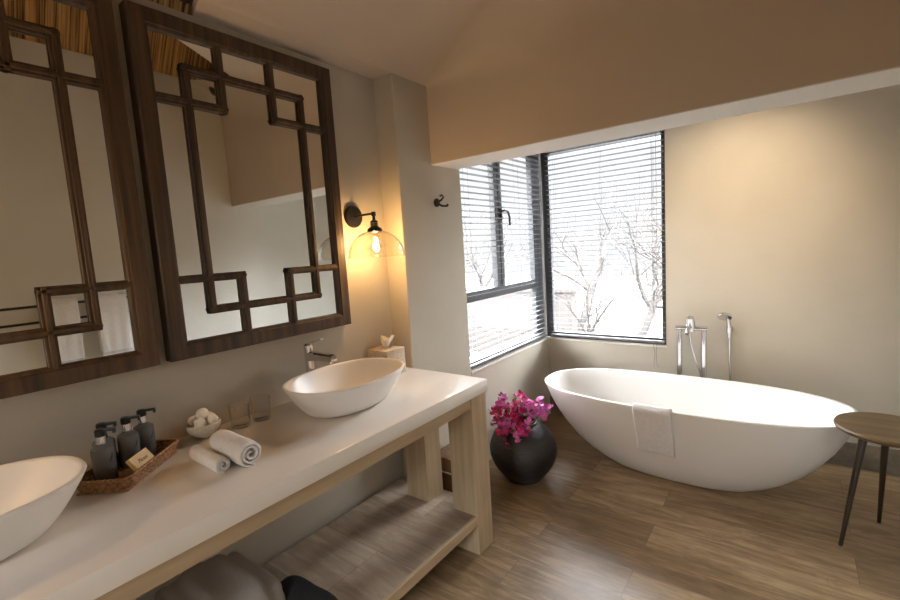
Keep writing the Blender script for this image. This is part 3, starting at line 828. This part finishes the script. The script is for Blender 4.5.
bottle('grey pump bottle hidden behind the front bottle', (.098, .408, ZC+.008), .85)
bottle('grey pump bottle in the middle of the row in the tray', (.106, .468, ZC+.008), .9)
bottle('grey pump bottle farthest right in the tray', (.072, .523, ZC+.008), .95)
# little card / block with writing
t = thing('note_card', 'small cream wooden card with dark lettering leaning in the tray', 'card', (.203, .474, ZC+.030), 0)
t.rotation_euler = (0, 0, TR+.02)
Mc = Matrix.Rotation(math.radians(-36), 4, 'X')
MB().box(-.043, .043, -.006, .006, 0, .040, .001, M=Mc).build('card', CARDM, t)
cu = bpy.data.curves.new('note_text', 'FONT'); cu.body = 'Please'; cu.size = .017; cu.align_x = 'CENTER'; cu.shear = .35; cu.extrude = .0002
to = bpy.data.objects.new('note_text', cu); COL.objects.link(to)
dg = bpy.context.evaluated_depsgraph_get(); me = bpy.data.meshes.new_from_object(to.evaluated_get(dg)); bpy.data.objects.remove(to)
me.transform(Mc @ Matrix.Translation((0, -.0064, .012)) @ Matrix.Rotation(PI/2, 4, 'X'))
me.materials.append(INK); to = bpy.data.objects.new('lettering', me); COL.objects.link(to); to.parent = t

# bowl of cotton rolls
bw = MB().lathe([(.001, .0), (.030, 0), (.034, .004), (.050, .022), (.0565, .036), (.0565, .046), (.054, .053), (.051, .052), (.053, .045), (.053, .036), (.046, .024), (.030, .008), (.001, .006)], 48, cap0=False, cap1=False).build('bowl', BOWLM, None, 'all', loc=(.060, .712, ZC))
tag(bw, 'small round mottled bowl of cotton wool on the counter by the glasses', 'bowl')
cot = None
cpos = [(-.026, -.018, .057), (.024, -.022, .057), (.028, .020, .057), (-.018, .028, .057), (.0, .0, .080), (.002, -.002, .036)]
clab = ['cotton wool ball in the bowl, towards the tray', 'cotton wool ball at the front of the bowl', 'cotton wool ball in the bowl, towards the glasses', 'cotton wool ball at the back of the bowl, near the wall', 'topmost cotton wool ball in the bowl', 'cotton wool ball under the others in the bowl']
for i, p in enumerate(cpos):
    if cot is None:
        mb = MB(); bmesh.ops.create_icosphere(mb.bm, subdivisions=3, radius=.0215)
        for v in mb.bm.verts:
            n_ = v.co.normalized(); v.co *= 1+.10*math.sin(n_.x*6+1)*math.cos(n_.y*5)+.06*math.sin(n_.z*9)
            v.co.z *= .85
        cot = o = mb.build('cotton_ball', BONE, None, 'all')
    else:
        o = cot.copy(); COL.objects.link(o)
    o.location = (.060+p[0], .712+p[1], ZC+p[2]); o.rotation_euler = (i*1.3, i*.7, i*2.1)
    tag(o, clab[i], 'cotton ball', 'cotton wool balls in the bowl')
# tumblers
def tumbler(label, loc):
    o = MB().lathe([(.001, 0), (.031, 0), (.033, .003), (.0375, .088), (.0372, .0895), (.0358, .089), (.0315, .010), (.001, .008)], 48, cap0=False, cap1=False).build('drinking_glass', CLEARG, None, 'all', loc=loc)
    return tag(o, label, 'glass', 'clear tumblers on the counter')
g1 = tumbler('clear glass tumbler nearer the cotton bowl', (.098, .828, ZC+.0005))
g2 = g1.copy(); COL.objects.link(g2); g2.location = (.098, .912, ZC+.0005); g2['label'] = 'clear glass tumbler nearer the basin'

# rolled face cloths
def roll(name, label, loc, rz, L, r, mat, group=None, tilt=0, cat='towel', turns=2.6, squash=1.0):
    t = thing(name, label, cat, loc, rz, group); t.rotation_euler = (0, tilt, rz)
    N = 70; th = r*.20
    outer = []; inner = []
    for i in range(N+1):
        a = turns*2*PI*i/N; rad = r*(.22+.78*(i/N)**.8)
        ct = a - turns*2*PI + PI*1.55
        outer.append((rad*math.cos(ct), rad*math.sin(ct)*squash)); rad2 = max(rad-th*.8, .001)
        inner.append((rad2*math.cos(ct), rad2*math.sin(ct)*squash))
    sec = outer + list(reversed(inner))
    mb = MB(); rr = []
    M_ = 14
    for k in range(M_+1):
        u = k/M_; x = (u-.5)*L
        e = 1 - .07*(abs(2*u-1)**6) + .02*math.sin(u*9)
        rr.append([Vector((x, p[0]*e, p[1]*e)) for p in sec])
    mb.rings(rr, False, False)
    bm = mb.bm; bm.verts.ensure_lookup_table()
    n = len(sec)
    for base in (0, M_*n):
        for i in range(N):
            a, b = bm.verts[base+i], bm.verts[base+i+1]; c_, d_ = bm.verts[base+n-1-i-1], bm.verts[base+n-1-i]
            bm.faces.new((a, b, c_, d_) if base else (d_, c_, b, a))
    mb.build('rolled_cloth', mat, t, 'all')
    return t
roll('rolled_face_cloth', 'rolled white face cloth lying flat on the counter, thinner of the two', (.330, .603, ZC+.025), -.02, .185, .026, TOWEL, 'rolled face cloths on the counter')
roll('rolled_face_cloth', 'rolled white face cloth thicker one nearer the glasses', (.362, .670, ZC+.043), -.03, .20, .042, TOWEL, 'rolled face cloths on the counter')

# tissue box
t = thing('tissue_box', 'pale woven tissue box with a tissue, in the corner of the counter by the pier', 'tissue box', (.085, 1.622, ZC), 0)
MB().box(-.072, .072, -.066, .066, 0, .132, .004).build('box', CANEP, t, True)
MB().lathe([(.036, .1325), (.036, .1345), (.028, .1345), (.028, .1325)], 28, cap0=False, cap1=False).build('opening_rim', CANEP, t, True)
def fn(u, v):
    a = v*2*PI; r_ = .010+.018*u+.006*math.sin(3*a+u*4)*u
    return Vector((r_*math.cos(a)+.004*u, r_*1.3*math.sin(a)+.014*u, .128+.058*u+.010*math.sin(2*a+.6)*u))
o = MB().grid(fn, 10, 36).build('tissue', TISSUE, t, 'all', recalc=False)

# ------------------------------------------------------------------ on the shelf below
def lump(name, label, cat, loc, size, mat, seed, rz=0, amp=.03):
    mb = MB(); bmesh.ops.create_icosphere(mb.bm, subdivisions=5, radius=1)
    r = random.Random(seed); ph = [r.uniform(0, 6) for _ in range(6)]
    for v in mb.bm.verts:
        n_ = v.co.normalized()
        e = .62
        p = Vector([math.copysign(abs(c)**e, c) for c in n_])
        f = 1 + amp*(1.6*math.sin(n_.y*16+ph[3]+n_.x*3)*abs(n_.z)+math.sin(n_.x*7+ph[0]+n_.z*3)+.8*math.sin(n_.y*9+ph[1]+n_.x*5)+.6*math.sin(n_.z*13+ph[2]))
        v.co = Vector((p.x*size[0]*f, p.y*size[1]*f, max(p.z*f, -.92)*size[2]))
    o = mb.build(name, mat, None, 'all', loc=loc); o.rotation_euler = (0, 0, rz)
    return tag(o, label, cat)
SH = .194
lump('folded_robe', 'beige grey folded robe on the shelf under the vanity', 'robe', (.27, .60, SH+.108), (.20, .160, .116), ROBE, 3, .1, .03)
lump('folded_blanket', 'grey beige folded bundle on the shelf, at the bottom edge left of the robe', 'blanket', (.34, .27, SH+.125), (.17, .13, .135), ROBE, 9, 0, .035)
roll('rolled_black_towel', 'rolled black towel on the shelf beside the beige robe', (.46, .792, SH+.080), .05, .20, .076, BLKTOW, None, 0, 'towel', 3.2)

# bin behind the vanity
t = thing('waste_bin', 'small brown bin with a pale liner on the floor behind the vanity legs', 'bin', (.27, 1.93, 0))
MB().box(-.12, .12, -.085, .085, 0, .215, .004).build('bin_body', BINW, t)
MB().box(-.123, .123, -.088, .088, .215, .222, .002).build('liner', TOWEL, t)
MB().box(-.12, .12, -.085, .085, .222, .30, .004).build('lid', BINW, t)

# ------------------------------------------------------------------ alcove downlight
t = thing('ceiling_downlight', 'recessed downlight in the bath alcove ceiling, hidden behind the beam', 'lamp', (1.50, 2.46, AH))
MB().lathe([(.030, -.002), (.045, -.004), (.046, 0)], 32, cap0=False, cap1=False).build('rim', CHROME, t, True)
L = bpy.data.lights.new('downlight', 'SPOT'); L.color = (1, .80, .55); L.energy = 46; L.spot_size = math.radians(78); L.spot_blend = 1; L.shadow_soft_size = .03
lo = bpy.data.objects.new('downlight_beam', L); COL.objects.link(lo); lo.parent = t; lo.location = (0, 0, -.01)
lo.rotation_euler = (math.radians(58), 0, 0)

# ------------------------------------------------------------------ world, portals, camera
SKY_LOW = .62; SKY_HIGH = 46.0
wd = bpy.data.worlds.new('World'); S.world = wd; wd.use_nodes = True
nt = wd.node_tree; nt.nodes.clear()
wo = nt.nodes.new('ShaderNodeOutputWorld'); bg = nt.nodes.new('ShaderNodeBackground')
# hazy sky: pale near the horizon, the veiled sun area overhead far brighter
tc = nt.nodes.new('ShaderNodeTexCoord'); sx_ = nt.nodes.new('ShaderNodeSeparateXYZ'); mr = nt.nodes.new('ShaderNodeMapRange')
mr.interpolation_type = 'SMOOTHSTEP'
mr.inputs[1].default_value = .17; mr.inputs[2].default_value = .46; mr.inputs[3].default_value = SKY_LOW; mr.inputs[4].default_value = SKY_HIGH
nt.links.new(tc.outputs['Generated'], sx_.inputs[0]); nt.links.new(sx_.outputs[2], mr.inputs[0])
bg.inputs[0].default_value = (.93, .965, 1.0, 1)
nt.links.new(mr.outputs[0], bg.inputs[1]); nt.links.new(bg.outputs[0], wo.inputs[0])
for nm, loc, rot, sx, sy in (('portal_front', (1.575, YE-.21, 1.12), (PI/2, 0, 0), .75, 2.25), ('portal_back', (.57, D+.21, 1.43), (-PI/2, 0, 0), 1.0, 1.58), ('portal_side', (-.11, 2.9, 1.43), (0, -PI/2, 0), 1.58, 1.3)):
    L = bpy.data.lights.new(nm, 'AREA'); L.shape = 'RECTANGLE'; L.size = sx; L.size_y = sy; L.cycles.is_portal = True
    o = bpy.data.objects.new(nm, L); COL.objects.link(o); o.location = loc; o.rotation_euler = rot

cam = bpy.data.cameras.new('Camera'); co = bpy.data.objects.new('Camera', cam); COL.objects.link(co); S.camera = co
cam.sensor_width = 36; cam.lens = 452.673/900*36; cam.clip_start = .01
r_ = Vector((.79880957, .59845403, -.06128652)); u_ = Vector((-.01777977, .12531669, .99195746)); f_ = Vector((-.60132117, .79129546, -.11074455))
Mw = Matrix(((r_.x, u_.x, -f_.x, 1.7468), (r_.y, u_.y, -f_.y, .0066), (r_.z, u_.z, -f_.z, 1.43486), (0, 0, 0, 1)))
co.matrix_world = Mw

vs = S.view_settings; S.display_settings.display_device = 'sRGB'
vs.view_transform = 'Standard'; vs.look = 'None'; vs.gamma = 1; vs.use_curve_mapping = False
vs.exposure = 0.95
cy = S.cycles
cy.use_denoising = True; cy.max_bounces = 14; cy.diffuse_bounces = 6; cy.glossy_bounces = 6; cy.transparent_max_bounces = 16
cy.sample_clamp_indirect = 6; cy.caustics_reflective = False; cy.caustics_refractive = False; cy.blur_glossy = .5
